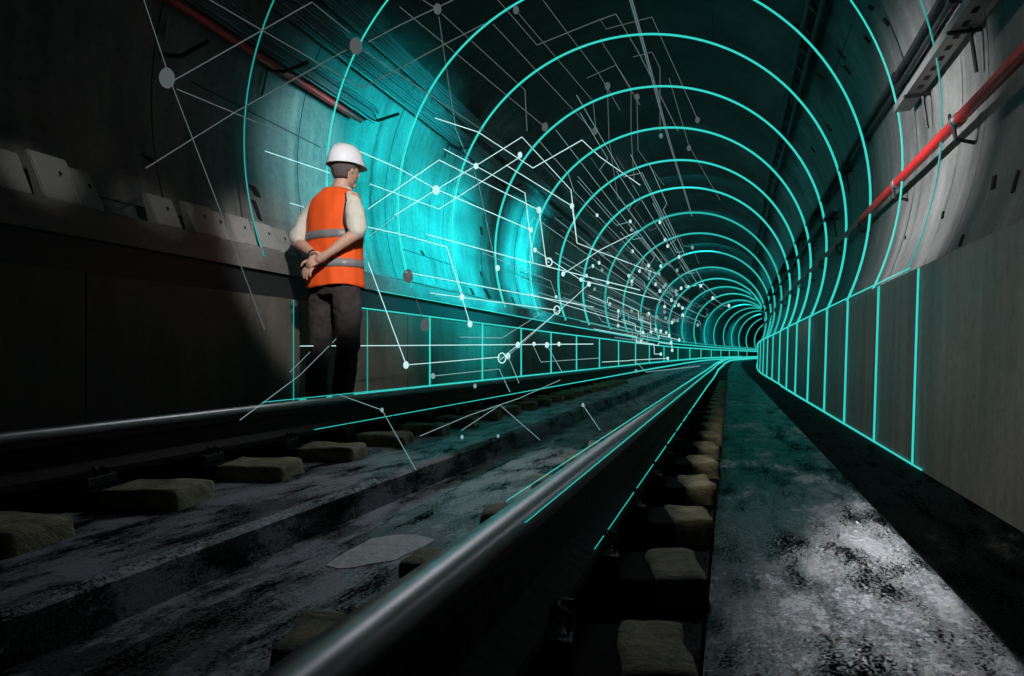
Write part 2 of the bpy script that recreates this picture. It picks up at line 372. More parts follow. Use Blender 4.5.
def rough_block(seed, sx, sy, sz):
    bm = bmesh.new(); box_bm(bm, (0, 0, 0), (sx, sy, sz))
    for v in bm.verts:
        if v.co.z > 0: v.co.x *= .93; v.co.y *= .86
    bmesh.ops.bevel(bm, geom=bm.edges[:], offset=.014, segments=2, affect='EDGES', profile=.6)
    bmesh.ops.subdivide_edges(bm, edges=[e for e in bm.edges if e.calc_length() > .03], cuts=5, use_grid_fill=True)
    for v in bm.verts:
        q = v.co*14+Vector((seed*3.1, seed*1.7, 0))
        v.co += Vector(noise.noise_vector(q))*.006+Vector(noise.noise_vector(q*3.1))*.0025
    uvl = bm.loops.layers.uv.new('UVMap')
    for f in bm.faces:
        for lp in f.loops: lp[uvl].uv = (lp.vert.co.x*1.0+seed*.7+lp.vert.co.z, lp.vert.co.y+lp.vert.co.z+seed*.31)
    return bm
def sleeper(off, y, x0, x1, seed, label, group, rail_off, detail=True, ends=()):
    h = heading(y); c = at((x0+x1)/2, y, 0)
    e = empty('sleeper_block', c, -h*.35); tag(e, label, 'sleeper block', group)
    mid = (x0+x1)/2; zt = .046
    for n_, (a, c) in enumerate(ends):
        b = from_bm('block', rough_block(seed+n_*.5, c-a, .13 if c < .8 and c > 0 else .185, .10), M_block, e, True); b.location = ((a+c)/2-mid, 0, zt-.05)
    bm = bmesh.new(); a = ends[0][1]-.01 if len(ends) == 2 else x0; c = ends[-1][0]+.01
    box_bm(bm, ((a+c)/2-mid, 0, .018), (c-a, .15, .04), bev=.006); from_bm('bearing_pad', bm, M_pad, e)
    if detail:
        rx = rail_off-mid
        bm = bmesh.new(); box_bm(bm, (rx, 0, .052), (.125, .11, .027), bev=.004); from_bm('base_plate', bm, M_clip, e)
        for sgn in (-1, 1):
            bm = bmesh.new(); x = rx+sgn*.052
            tube_bm(bm, [(x+sgn*.006, -.022, .064), (x+sgn*.008, -.022, .080), (x-sgn*.006, -.013, .084), (x-sgn*.009, 0, .081), (x-sgn*.006, .013, .084), (x+sgn*.008, .022, .080), (x+sgn*.006, .022, .064)], .004, 6)
            from_bm('rail_clip', bm, M_clip, e, True)
yr = [.42, .785, 1.09, 1.43]+[1.79+.36*k for k in range(20)]
for k, y in enumerate(yr):
    sleeper(.88, y, .60, 1.085, k+1, f'weathered concrete sleeper block under the near rail, {"closest to the camera" if k == 0 else ordn[k]+" from the camera"}', 'sleeper blocks under the near rail', .893, k < 10, ((.625, .68), (1.0, 1.085)))
for k in range(22):
    y = .975+.375*k
    sleeper(-.47, y, -.78, -.15, k+41, f'mossy concrete sleeper block under the far left rail, {"closest to the camera" if k == 0 else ordn[k]+" from the camera"}', 'sleeper blocks under the far rail', -.47, k < 12, ((-.375, -.16),))
pud = [(326,566),(345,553),(372,539),(395,535),(416,535),(436,540),(424,547),(410,553),(394,561),(372,564),(354,568),(338,569)]
bm = bmesh.new(); top = []; bot = []
for px, py in pud:
    yy = CAM*F/(py-HOR); xx = (px-512)/F*yy
    top.append(bm.verts.new((xx, yy, .0012))); bot.append(bm.verts.new((xx, yy, -.004)))
bm.faces.new(top); bm.faces.new(bot[::-1])
for k in range(len(pud)): bm.faces.new((top[k], bot[k], bot[(k+1) % len(pud)], top[(k+1) % len(pud)]))
tag(from_bm('silt_puddle', bm, plain('pale_silt', (.80, .80, .82), .6, 0, .8, 30, .25, .5)), 'pale puddle of drying silt on the track slab beside the near rail', 'puddle')

# ------------------------------------------------------------------ precast slabs on the left ledge
def tile(px0, px1, h_px, lean_px, k, label, lift=0):
    y0 = solve(px0, lambda v: xc(v)-2.215); y1 = solve(px1, lambda v: xc(v)-2.215)
    ym = (y0+y1)/2; fwd = .02 if k in (1, 4, 7) else -.012 if k in (2, 5) else 0; base = at(-2.225+fwd, ym, 1.13)
    h = h_px/F*ym; w = (y1-y0)*1.045
    e = empty('precast_slab', base, -heading(ym)); tag(e, label, 'concrete slab', 'precast slabs stored on the ledge')
    # local: +Y along the ledge, -X towards the lining
    lean = -.055-.01*(k % 3); yt = -.01
    P = []
    for (x, z) in ((0, 0), (lean, h), (lean-.035, h), (-.075, 0)):
        sh = -(.02+lean_px/F*ym*.35) if z else 0; P.append([(x, -w/2+sh+.006, z), (x, w/2-.012+sh, z)])
    bm = bmesh.new(); V = [[bm.verts.new(p) for p in q] for q in P]
    bm.faces.new([v[0] for v in V]); bm.faces.new([v[1] for v in V][::-1])
    for a in range(4): c = (a+1) % 4; bm.faces.new((V[a][0], V[c][0], V[c][1], V[a][1]))
    bmesh.ops.bevel(bm, geom=bm.edges[:], offset=.006, segments=2, affect='EDGES')
    uvl = bm.loops.layers.uv.new('UVMap')
    for f in bm.faces:
        for lp in f.loops: lp[uvl].uv = (lp.vert.co.y+k*.7, lp.vert.co.z+lp.vert.co.x+k*.3)
    from_bm('slab', bm, M_tile, e)
    bm = bmesh.new(); zc = h*.62; xx = lean*.62+.001
    box_bm(bm, (xx, 0, zc), (.008, .006, .026), Matrix.Rotation(math.atan2(-lean, h)*-1, 3, 'Y')); box_bm(bm, (xx-.001, .003, zc+.004), (.008, .016, .009), Matrix.Rotation(-math.atan2(-lean, h), 3, 'Y'))
    from_bm('lifting_slot', bm, M_hole, e)
tl = [(-34, 38, 43, 10, 'grey concrete slab on the left ledge, cut off by the picture edge'),
      (41, 84, 46, 14, 'large grey concrete slab standing forward on the ledge with a lit edge, near the left picture edge'),
      (87, 112, 40, 12, 'half hidden concrete slab leaning behind the large one on the left ledge'),
      (158, 187, 30, 10, 'concrete slab on the left ledge standing right after the empty gap'),
      (193, 222, 30, 10, 'second concrete slab after the empty gap on the left ledge'),
      (221, 236.5, 29, 8, 'narrow concrete slab touching its left neighbour on the ledge'),
      (239, 260, 28, 8, 'third concrete slab from the standing man on the ledge'),
      (262, 281, 26, 7, 'second concrete slab from the standing man on the ledge'),
      (283, 299, 25, 6, 'concrete slab on the ledge beside the elbow of the standing man'),
      (303, 314, 24, 6, 'concrete slab on the ledge just behind the back of the standing man')]
for k, t in enumerate(tl): tile(*t[:4], k, t[4])

# ------------------------------------------------------------------ pipes, trays and cables along the lining
def along(deg, dr, s0, s1, wob=0.0):
    out = []
    for s in ys(s0, s1):
        out.append(arch(s, deg+wob*math.sin(s*1.9), dr))
    return out
def bracket(name, s, pts, parent, mat=M_steel, r=.014):
    """pts: (deg, dr) polyline in the section"""
    bm = bmesh.new(); tube_bm(bm, [arch(s, a, d) for a, d in pts], r, 6)
    return from_bm(name, bm, mat, parent)
pp = along(-5.7, .11, -1, 60)
bm = bmesh.new(); tube_bm(bm, pp, .034, 14); o = from_bm('fire_main', bm, M_red, None, True)
tag(o, 'red painted water pipe clamped along the right tunnel lining', 'pipe'); FM = o
s = 2.9
while s < 40:
    bm = bmesh.new(); tube_bm(bm, [arch(s-.035, -5.7, .11), arch(s+.035, -5.7, .11)], .041, 14); cl = from_bm('pipe_clamp', bm, M_galv, FM, True)
    bracket('bracket', s+.0, [(-5.7, .14), (-8.4, .11), (-8.6, 0.0)], FM); s += 1.55
def tray(name, deg, wdeg, dr, s0, s1, mat, label, cat='cable tray', lips=.03, slots=True, group=None):
    """flat tray following the lining, a channel with two upturned lips"""
    Y = ys(s0, s1); rows = []
    for s in Y:
        a, b = deg-wdeg/2, deg+wdeg/2
        rows.append([arch(s, a, dr+lips), arch(s, a, dr), arch(s, b, dr), arch(s, b, dr+lips), arch(s, b+.12, dr+lips), arch(s, b+.12, dr-.006), arch(s, a-.12, dr-.006), arch(s, a-.12, dr+lips)])
    o = grid(name, rows, mat, None, True, True, smooth=False); tag(o, label, cat, group)
    if slots:
        s = max(s0, 2.0)+.05; n = 0
        while s < min(s1, 12) and n < 90:
            bm = bmesh.new(); out = []
            for dd in (dr-.0075, dr-.006+.0005, ):
                out.append([bm.verts.new(arch(ss, aa, dd)) for ss, aa in ((s, deg-wdeg*.22), (s+.05, deg-wdeg*.22), (s+.05, deg-wdeg*.12), (s, deg-wdeg*.12))])
            bm.faces.new(out[0]); bm.faces.new(out[1][::-1])
            for k in range(4): bm.faces.new((out[0][k], out[1][k], out[1][(k+1) % 4], out[0][(k+1) % 4]))
            from_bm('slot', bm, M_hole, o); s += .12; n += 1
    return o
def shelf(name, s0, s1, d0, z_fn, wid, mat, label, dr_in=.30, cat='cable tray', group=None, arms=1.0, thick=.012, mesh=False):
    """horizontal shelf tray held off the lining on arms"""
    def P(s, dr, dz=0): v = arch(s, d0, dr); return Vector((v.x, v.y, v.z+dz))
    Y = ys(s0, s1)
    rows = [[P(s, .05, .03), P(s, .05, 0), P(s, dr_in, 0), P(s, dr_in, .045), P(s, dr_in+.006, .045), P(s, dr_in+.006, -thick), P(s, .044, -thick), P(s, .044, .03)] for s in Y]
    o = grid(name, rows, mat, None, True, True, smooth=False); tag(o, label, cat, group)
    s = s0+.35
    while s < min(s1, 45):
        bm = bmesh.new(); tube_bm(bm, [P(s, -.01, -.03), P(s, dr_in, -.028), P(s, dr_in+.02, -.02)], .014, 6)
        tube_bm(bm, [P(s, .06, .08), P(s, .055, -.03), P(s, .02, -.28)], .012, 6)
        from_bm('bracket', bm, M_steel, o); s += arms
    return o
# right hand side
T = shelf('cable_tray', 2.0, 5.8, 6.7, None, .22, M_galv, 'pale perforated cable tray on the right lining, above the red pipe', dr_in=.165, arms=1.02)
n = 0; s = 2.4
while s < 5.4:
    bm = bmesh.new(); v = arch(s, 6.7, .105); box_bm(bm, (v.x, v.y, v.z-.0125), (.035, .075, .003), Matrix.Rotation(-.3, 3, 'Z')); from_bm('slot', bm, M_hole, T); s += .16
shelf('cable_tray', 9.5, 40, 5.5, None, .25, M_steel, 'dark cable tray far down the right lining, above the red pipe', dr_in=.15, arms=2.4)
shelf('cable_tray', 8.2, 40, 12.5, None, .25, M_steel, 'upper dark cable tray far down the right lining', dr_in=.15, arms=2.4)
for dg, lab in ((12.6, 'thick black cable on the right lining, lower of the pair over the pale tray'), (14.6, 'thick black cable on the right lining, upper of the pair over the pale tray')):
    o = tube('cable', along(dg, .05, -1, 45, .15), .02 if dg < 14 else .024, M_dark); tag(o, lab, 'cable', 'black cables on the right lining')
    s = 3.2
    while s < 20:
        v = arch(s, dg, .045); bm = bmesh.new(); tube_bm(bm, [arch(s-.03, dg, .05), arch(s+.03, dg, .05)], .033, 8); from_bm('cable_clip', bm, M_steel, o); s += 1.4
# dark ladder rack high on the right
def ladder(deg, w, s0, s1, label, mat, step=.45, r=.022, dr=.08, name='cable_ladder', group=None):
    e = empty(name, arch(s0, deg, dr)); tag(e, label, 'cable ladder', group)
    inv = e.location
    for d in (-w/2, w/2):
        bm = bmesh.new(); tube_bm(bm, [p-inv for p in along(deg+d, dr, s0, s1)], r, 6); from_bm('side_rail', bm, mat, e, True)
    s = s0+.2; n = 0
    while s < min(s1, 30) and n < 60:
        bm = bmesh.new(); tube_bm(bm, [arch(s, deg-w/2, dr)-inv, arch(s, deg+w/2, dr)-inv], r*.7, 5); from_bm('rung', bm, mat, e); s += step; n += 1
    return e
ladder(40.5, 3.6, 3.0, 45, 'dark cable ladder high on the right haunch of the lining', M_dark, r=.035)
# left hand side: trays hung under the haunch
def bundle(deg, w, dr, s0, s1, n, mat, label):
    e = empty('cable_bundle', arch(s0, deg, dr)); tag(e, label, 'cables'); inv = e.location
    for k in range(n):
        d = deg-w/2+w*k/(n-1)
        bm = bmesh.new(); tube_bm(bm, [p-inv for p in along(d, dr+.012*math.sin(k*2.1), s0, s1)], .013, 6); from_bm('cable', bm, mat, e, True)
    return e
M_cab = plain('grey_cable', (.13, .13, .135), .5, 0, .1, 30)
bundle(162.4, 2.2, .12, 2.5, 6.75, 5, M_cab, 'grey cables in the lowest bundle on the left lining, above the standing man')
bundle(154.3, 3.2, .14, 2.5, 42, 6, M_cab, 'grey cables in the middle bundle on the left lining')
bundle(148.0, 2.6, .12, 2.5, 42, 5, M_cab, 'grey cables in the highest bundle on the left lining')
o = tube('red_pipe', along(165.4, .10, 3.0, 6.55), .03, M_red); tag(o, 'short red pipe under the lowest cable bundle on the left lining', 'pipe')
T2 = tray('cable_tray', 162.4, 3.4, .09, 2.5, 6.8, M_galv, 'short steel tray backing the lowest cable bundle on the left lining', slots=False)
tray('cable_tray', 154.3, 4.4, .10, 2.5, 42, M_galv, 'long steel tray backing the middle cable bundle on the left lining', slots=False)
tray('cable_tray', 148.0, 3.6, .09, 2.5, 42, M_galv, 'long steel tray backing the highest cable bundle on the left lining', slots=False)
def hanger(s, deg, ln, lab):
    e = empty('wall_bracket', arch(s, deg, .0)); tag(e, lab, 'bracket', 'steel wall brackets on the left lining'); inv = e.location
    bm = bmesh.new(); tube_bm(bm, [arch(s, deg, .02)-inv, arch(s, deg, .16)-inv, arch(s, deg-3, .34)-inv], .016, 6); from_bm('arm', bm, M_steel, e)
    bm = bmesh.new(); tube_bm(bm, [arch(s, deg-2.5, .03)-inv, arch(s, deg+ln, .03)-inv], .014, 6); from_bm('upright', bm, M_galv, e)
hanger(5.3, 166, 5, 'steel wall bracket left of the man, below the red pipe')
hanger(6.75, 163.5, 1, 'steel wall bracket at the end of the lowest tray above the hard hat')
hanger(8.6, 157, 4, 'steel wall bracket under the middle tray, right of the man')
hanger(10.6, 157, 4, 'steel wall bracket under the middle tray, beyond the large glow')
hanger(13.2, 157, 4, 'steel wall bracket under the middle tray, far down the tunnel')
hanger(4.33, 173, -5, 'small upright wall bracket in the dark upper left')
for d, lab in ((90.9, 'thin overhead wire along the crown, left of the pair'), (90.35, 'thin overhead wire along the crown, right of the pair')):
    o = tube('overhead_wire', along(d, .05, 3, 21), .009, glow('lit_crown_wire', (.20, .30, .32), .45)); tag(o, lab, 'wire', 'overhead wires at the crown')  # emission stands in for light falling on the wires

# ------------------------------------------------------------------ floating light network
def depth(px, py, off=-1.85):
    y = .4
    while y < 60:
        X = (px-512)/F*y; z = CAM+(HOR-py)/F*y; a = X-xc(y)
        if a <= off or z <= .215 and py > HOR or math.hypot(a, z-ZC) >= R-.16: return y
        y += .02
    return y
def P3(px, py, off=-1.85):
    y = depth(px, py, off); return Vector(((px-512)/F*y, y, CAM+(HOR-py)/F*y))
NG = 'floating circuit lines of light'
def trace(pts, nodes=(), mat=M_white, w=1.3, label='', rings=(), off=-1.85, nmat=None):
    P = [P3(*p, off) for p in pts]
    bm = bmesh.new(); tube_bm(bm, P, [.72*w/F*p.y/2 for p in P], 4)
    o = from_bm('circuit_line', bm, mat); tag(o, label, 'light line', NG)
    for (x, y, r) in nodes:
        q = P3(x, y, off); bm = bmesh.new(); ball_bm(bm, q, r/F*q.y, (.85, .6, 1.15)); from_bm('node', bm, nmat or mat, o, True)
    for (x, y, r) in rings:
        q = P3(x, y, off); bm = bmesh.new(); rr = r/F*q.y
        tube_bm(bm, [q+Vector((math.cos(a)*rr*.75, 0, math.sin(a)*rr)) for a in [2*PI*k/20 for k in range(21)]], .6/F*q.y, 4); from_bm('ring_node', bm, mat, o, True)
    return o
G, Wt, Pl = M_grey, M_white, M_pale
TR = [
 (G, 1.6, [(144,0),(171,82),(220,210),(265,330)], [(167,78,9)], 'faint grey line falling through the large dim node at upper left'),
 (G, 1.6, [(171,82),(312,2)], [], 'faint grey line rising right from the large dim node at upper left'),
 (G, 1.6, [(177,89),(278,131)], [], 'faint grey line running down right from the large dim node'),
 (G, 1.6, [(146,168),(237,111),(346,50)], [(356,46,7.5)], 'faint grey line climbing to the round dim node above the hard hat'),
 (G, 1.5, [(313,3),(350,33)], [], 'short grey line coming down to the round dim node above the hard hat'),
 (G, 1.6, [(363,50),(400,75),(484,131)], [], 'grey line running down right from the round dim node above the hard hat'),
 (G, 1.5, [(210,0),(310,58),(362,88),(400,68),(443,45),(484,24)], [], 'grey zigzag line dipping above the hard hat'),
 (G, 1.5, [(368,42),(400,25),(453,0)], [], 'grey line rising right from beside the round dim node'),
 (G, 1.5, [(423,0),(437,9)], [(437.5,9,4.8)], 'short grey line ending in an oval node at the top edge'),
 (G, 1.2, [(439,17),(443,46),(456,131),(478,181),(495,262)], [], 'grey line dropping steeply from the oval node at the top edge'),
 (G, 1.5, [(442,14),(525,90),(527,131)], [], 'grey line running right from the oval node and bending down'),
 (G, 1.6, [(400,7),(545,127)], [(545,127,4)], 'long straight grey line ending in a node inside the fifth hoop'),
 (G, 1.4, [(493,24),(593,131)], [(595,131,3.4)], 'long straight grey line crossing the fourth hoop to a small node'),
 (G, 1.4, [(498,0),(537,45),(599,20),(616,14),(640,55),(678,131)], [], 'grey bent line with a low peak near the crown'),
 (G, 1.2, [(519,14),(593,101),(596,131)], [(516,10,3.6)], 'grey line starting at a node on the third hoop'),
 (G, 1.2, [(543,0),(566,31),(599,74),(620,110)], [], 'grey slanting line left of the crown wires'),
 (G, 1.1, [(600,39),(631,88),(631,131),(634,180)], [], 'grey line turning upright left of the crown wires'),
 (G, 1.1, [(587,78),(616,65),(640,105)], [], 'short grey hooked line inside the fourth hoop'),
 (G, 1.1, [(633,57),(652,52),(660,68),(660,131)], [(661,136,2.4)], 'short grey line with an elbow just right of the crown wires'),
 (G, 1.1, [(600,19),(606,29),(652,17),(697,118)], [(697.5,120,2.8)], 'grey line ending in a node right of the crown'),
 (G, 1.1, [(607.5,90),(609,140),(618,200)], [(607.5,86,3.4)], 'grey drop line under a node inside the fifth hoop'),
 (G, 1.1, [(637,100),(638,150),(664,185)], [(637,97,3)], 'grey drop line under a node below the crown wires'),
 (G, 1.0, [(669,78),(689,146),(720,200)], [(689,148,2.6)], 'grey line passing a node inside the sixth hoop'),
 (Wt, 1.4, [(400,169),(436,189),(531,230)], [(436,190,4.2),(531,230,2.4)], 'bright white line through the biggest white node'),
 (Wt, 1.5, [(352,148),(400,169)], [], 'short white line running right from the hard hat'),
 (Wt, 1.3, [(395,215),(434,191),(477,165),(522,137),(571,190),(577,243)], [(476,166,2.8)], 'white line rising from the biggest node to a peak and falling'),
 (Wt, 1.3, [(444,149),(476,166),(525,193),(533,262)], [], 'white line crossing below the peak and bending down'),
 (Wt, 1.4, [(368,209),(439,160),(539,210)], [(539,210,3)], 'white line peaking above the biggest node'),
 (Wt, 1.3, [(539,210),(546,262),(549,262)], [], 'white drop line to an open ring', [(549,262,4)]),
 (Wt, 1.4, [(506,165),(572,206)], [(572,206,2.6)], 'straight white line ending in a node inside the seventh hoop'),
 (Wt, 1.2, [(572,206),(577,243),(660,275)], [], 'white line dropping from a node and running right'),
 (Wt, 1.4, [(435,118),(478,132),(533,168),(582,140),(600,157),(640,185)], [], 'white zigzag line under the fourth hoop'),
 (Wt, 1.2, [(370,184),(439,209),(520,157)], [(520,155,2.8)], 'white line with a low elbow rising to a node'),
 (Wt, 1.4, [(368,227),(400,234),(447,247),(462,297),(470,324)], [(462,297,3),(470,324,3)], 'white line bending down to two nodes on the ledge'),
 (Wt, 1.3, [(426,234),(525,261),(640,290)], [(497.6,268,2.6)], 'white line across the second glow with one node'),
 (Wt, 1.3, [(265,151),(330,173)], [], 'white line left of the head of the man'),
 (Wt, 1.2, [(290,203),(304,207)], [], 'very short white line left of the shoulder of the man'),
 (Pl, 1.1, [(368,237),(400,213)], [], 'short pale line right of the elbow of the man'),
 (Wt, 1.3, [(368,262),(406,364)], [(406,365,3.4)], 'white line falling steeply right of the vest to a node'),
 (G, 1.1, [(408,276),(425,325)], [(408,276,6),(425,325,5.5)], 'dim line between two large faded nodes on the ledge'),
 (Wt, 1.2, [(300,346),(400,345.5),(593,344)], [(518,345,2.8),(534,344,2),(547,345,2.6),(559,344,2)], 'level white line across the low wall carrying four nodes'),
 (Wt, 1.1, [(406,365),(500,357)], [(508,356,2.8)], 'white line running right from the low node below the ledge', [(502,358,5)]),
 (Pl, 1.0, [(433,376),(499,369),(510,392)], [(433,376,2.6)], 'pale line above the left rail bending down'),
 (Pl, 1.0, [(508,356),(552,317)], [], 'pale line slanting up across the ledge'),
 (Pl, 1.0, [(508,356),(519,383)], [], 'short pale line falling from the ring node'),
 (Pl, 1.0, [(533,345),(541,362),(600,358)], [], 'pale line with an elbow under the level line'),
 (Pl, 1.0, [(547,345),(562,372)], [], 'short pale line falling from the level line'),
 (Wt, 1.2, [(406,272),(480,286),(593,307)], [], 'white line skimming the upper edge of the ledge'),
 (Wt, 1.2, [(430,293),(556,310)], [], 'white line on the ledge ending in an open ring', [(557,310,4)]),
 (Pl, 1.0, [(460,337),(502,338),(545,311)], [], 'pale line rising over the dark recess'),
 (Wt, 1.1, [(589,284),(575,297),(500,360)], [(589,284,2.4)], 'white line slanting down left from a small node'),
 (Wt, 1.1, [(563,274),(600,250),(640,230)], [(563,274,2.2)], 'white line slanting up right from a small node'),
 (Wt, 1.1, [(535,250),(581,280),(660,300)], [(535,250,2.2),(581,279.6,2)], 'white line running down right through two small nodes'),
 (Pl, 1.0, [(355,320),(300,375),(240,420)], [], 'faint pale line slanting down across the low wall and left rail'),
 (Pl, .9, [(340,395),(382,410),(416,470)], [(382,410,2)], 'thin pale line over the sleeper blocks left of the drain'),
 (Pl, .9, [(462,430),(500,405),(540,440)], [(462,437,2)], 'thin pale line above the track slab'),
 (Pl, .9, [(420,436),(470,415),(520,398),(560,380)], [(498,436,1.6),(475,386,2)], 'thin pale line rising along the sleeper blocks'),
 (Pl, .9, [(583,405),(600,430)], [(583,405,1.8)], 'very short thin line over the drain'),
 (Pl, .9, [(310,352),(290,372)], [], 'tiny pale line beside the trouser leg'),
 (Pl, .9, [(634,360),(646,372),(700,366)], [(636,371,1.6)], 'thin pale elbow line far along the low wall'),
]
for t in TR:
    trace(t[2], t[3], t[0], t[1], t[4], t[5] if len(t) > 5 else ())
# the dense far part of the network: runs along the tunnel with jogs and small nodes
rnd = random.Random(11)
for k in range(40):
    s = rnd.uniform(9.5, 22); dg = rnd.choice([rnd.uniform(96, 150), rnd.uniform(140, 196)]); dr = rnd.uniform(.15, .9)
    pts = [arch(s, dg, dr)]; nd = []
    for j in range(rnd.randint(2, 5)):
        s += rnd.uniform(1.2, 6)*(1+s/30); pts.append(arch(s, dg, dr))
        if rnd.random() < .75:
            d2 = rnd.choice((-1, 1))*rnd.uniform(3, 10); dg += d2; s += rnd.uniform(.1, .8); pts.append(arch(s, dg, dr))
        if rnd.random() < .5: nd.append(len(pts)-1)
        if s > 45: break
    mt = rnd.choice([Pl, Pl, G, G]); bm = bmesh.new()
    tube_bm(bm, pts, [.55/F*p.y/2 for p in pts], 4)
    o = from_bm('circuit_line', bm, mt); tag(o, 'hair-thin circuit line of light in the dense mesh deep in the tunnel', 'light line', 'hair-thin circuit lines deep in the tunnel')
    for q in nd[:2]:
        bm = bmesh.new(); p = pts[q]; ball_bm(bm, p, 1.7/F*p.y, (.8, .6, 1.1), 8, 6); from_bm('node', bm, Wt if mt != G else Pl, o, True)
for k in range(16):
    y = rnd.uniform(9, 20); z = rnd.uniform(.15, 1.5); off = rnd.uniform(-2.1, -1.2); pts = [at(off, y, z)]
    for j in range(rnd.randint(2, 4)):
        y += rnd.uniform(1.5, 6); pts.append(at(off, y, z))
        if rnd.random() < .7: z = max(.22, z+rnd.choice((-1, 1))*rnd.uniform(.1, .35)); y += .1; pts.append(at(off, y, z))
    bm = bmesh.new(); tube_bm(bm, pts, [.6/F*p.y/2 for p in pts], 4)
    o = from_bm('circuit_line', bm, rnd.choice([Wt, Pl])); tag(o, 'hair-thin circuit line of light low over the left wall, far along', 'light line', 'hair-thin circuit lines low over the left wall')
    bm = bmesh.new(); ball_bm(bm, pts[-1], 1.6/F*pts[-1].y, (.8, .6, 1.1), 8, 6); from_bm('node', bm, Wt, o, True)

# ------------------------------------------------------------------ the standing man
PX, PY, YAW = (335-512)/F*4.95, 4.95, -math.radians(30)
man = empty('person', (PX, PY, 0), YAW)
tag(man, 'person in white hard hat and orange vest standing with hands clasped behind the back', 'person')
def mesh_eval(o, mods):
    for (t, kw) in mods:
        m = o.modifiers.new(t.lower(), t)
        for k, v in kw.items(): setattr(m, k, v)
    return o
def ell_loft(bm, rings, seg=28, pw=2.0):
    """rings: (cx, cy, z, rx, ry[, tilt]) horizontal super-ellipses"""
    vs = []
    for r in rings:
        cx, cy, z, rx, ry = r[:5]; row = []
        for k in range(seg):
            a = 2*PI*k/seg; c, s_ = math.cos(a), math.sin(a)
            row.append(bm.verts.new((cx+rx*math.copysign(abs(c)**(2/pw), c), cy+ry*math.copysign(abs(s_)**(2/pw), s_), z)))
        vs.append(row)
    for a, b in zip(vs, vs[1:]):
        for k in range(seg): bm.faces.new((a[k], a[(k+1) % seg], b[(k+1) % seg], b[k]))
    bm.faces.new(vs[0][::-1]); bm.faces.new(vs[-1])
    return vs
def limb(bm, pts, rad, seg=14, n=6):
    """smooth tapered limb through the joints"""
    P = [Vector(p) for p in pts]; out = []; rs = []
    for i in range(len(P)-1):
        a = P[max(0, i-1)]; b = P[i]; c = P[i+1]; d = P[min(len(P)-1, i+2)]
        for k in range(n):
            t = k/n
            q = .5*((2*b)+(c-a)*t+(2*a-5*b+4*c-d)*t*t+(3*b-a-3*c+d)*t**3)
            out.append(q.lerp(b.lerp(c, t), .35)); rs.append(rad[i]+(rad[i+1]-rad[i])*t)
    out.append(P[-1]); rs.append(rad[-1])
    tube_bm(bm, out, rs, seg)
    ball_bm(bm, out[0], rs[0]*.98, u=12, v=8); ball_bm(bm, out[-1], rs[-1]*.98, u=12, v=8)
HR = Matrix.Rotation(math.radians(-10), 3, 'Z')          # the head looks a little further right
HC = Vector((.03, .075, 1.685))
def hp(x, y, z): return HC+HR@Vector((x, y, z))
# --- one continuous body
bm = bmesh.new()
ell_loft(bm, [(0, 0, .82, .14, .10), (0, 0, .9, .155, .11), (0, 0, 1.05, .14, .10), (0, 0, 1.25, .155, .105), (0, 0, 1.38, .16, .1), (0, 0, 1.45, .15, .085), (0, .01, 1.49, .09, .07)])
limb(bm, [(0, .01, 1.44), (.012, .03, 1.52), (.022, .055, 1.60)], [.068, .060, .058])
for sg, pts in ((1, [(.17, 0, 1.44), (.285, -.085, 1.19), (.145, -.205, 1.045)]), (-1, [(-.17, 0, 1.44), (-.285, -.075, 1.17), (0, -.20, 1.04)])):
    e, w = Vector(pts[1]), Vector(pts[2])
    limb(bm, [pts[0], (Vector(pts[0])+e)/2+Vector((sg*.012, -.01, 0)), e, e.lerp(w, .35), w], [.056, .05, .042, .043, .027])
for sg, kn, an in ((1, (.105, .0, .47), (.095, -.03, .09)), (-1, (-.13, .01, .47), (-.165, .0, .09))):
    limb(bm, [(sg*.09, 0, .86), kn, an], [.085, .055, .038])
# head
ring = []
for t in range(13):
    u = t/12; z = -.125+.25*u
    wv = math.sin(PI*min(1, max(0, (z+.135)/.27)))**.55
    rx = .077*wv*(1 if z > -.03 else 1-.9*(-.03-z)); ry = .098*wv; cy = .0 if z > -.03 else .012*(-.03-z)/.09
    ring.append((cy, z, rx, ry))
vs = []
for cy, z, rx, ry in ring:
    vs.append([bm.verts.new(hp(rx*math.cos(2*PI*k/24), cy+ry*math.sin(2*PI*k/24), z)) for k in range(24)])
for a, b in zip(vs, vs[1:]):
    for k in range(24): bm.faces.new((a[k], a[(k+1) % 24], b[(k+1) % 24], b[k]))
bm.faces.new(vs[0][::-1]); bm.faces.new(vs[-1])
tube_bm(bm, [hp(0, .088, .02), hp(0, .105, -.005), hp(0, .116, -.028), hp(0, .098, -.036)], [.009, .011, .014, .010], 8)      # nose
ball_bm(bm, hp(0, .076, -.068), .016, (1.5, .6, .4)); ball_bm(bm, hp(0, .073, -.078), .016, (1.4, .6, .4))                      # lips
ball_bm(bm, hp(0, .062, -.108), .024, (1.2, .9, .8))                                                                          # chin
ball_bm(bm, hp(0, .084, .034), .02, (3.0, .5, .5))                                                                            # brow
for sg in (-1, 1): ball_bm(bm, hp(sg*.079, -.004, -.012), .03, (.28, .62, 1.0), rot=HR)                                        # ears
# hands: palm, four fingers and a thumb
def hand(wr, palm, tips, thumb, width=.008):
    w, p = Vector(wr), Vector(palm)
    limb(bm, [w, w.lerp(p, .5), p], [.026, .031, .030], n=4)
    for b, m1, m2, t in tips: limb(bm, [b, m1, m2, t], [.0105, .0098, .009, .0072], seg=8, n=3)
    limb(bm, thumb, [.013, .012, .010, .008], seg=8, n=3)
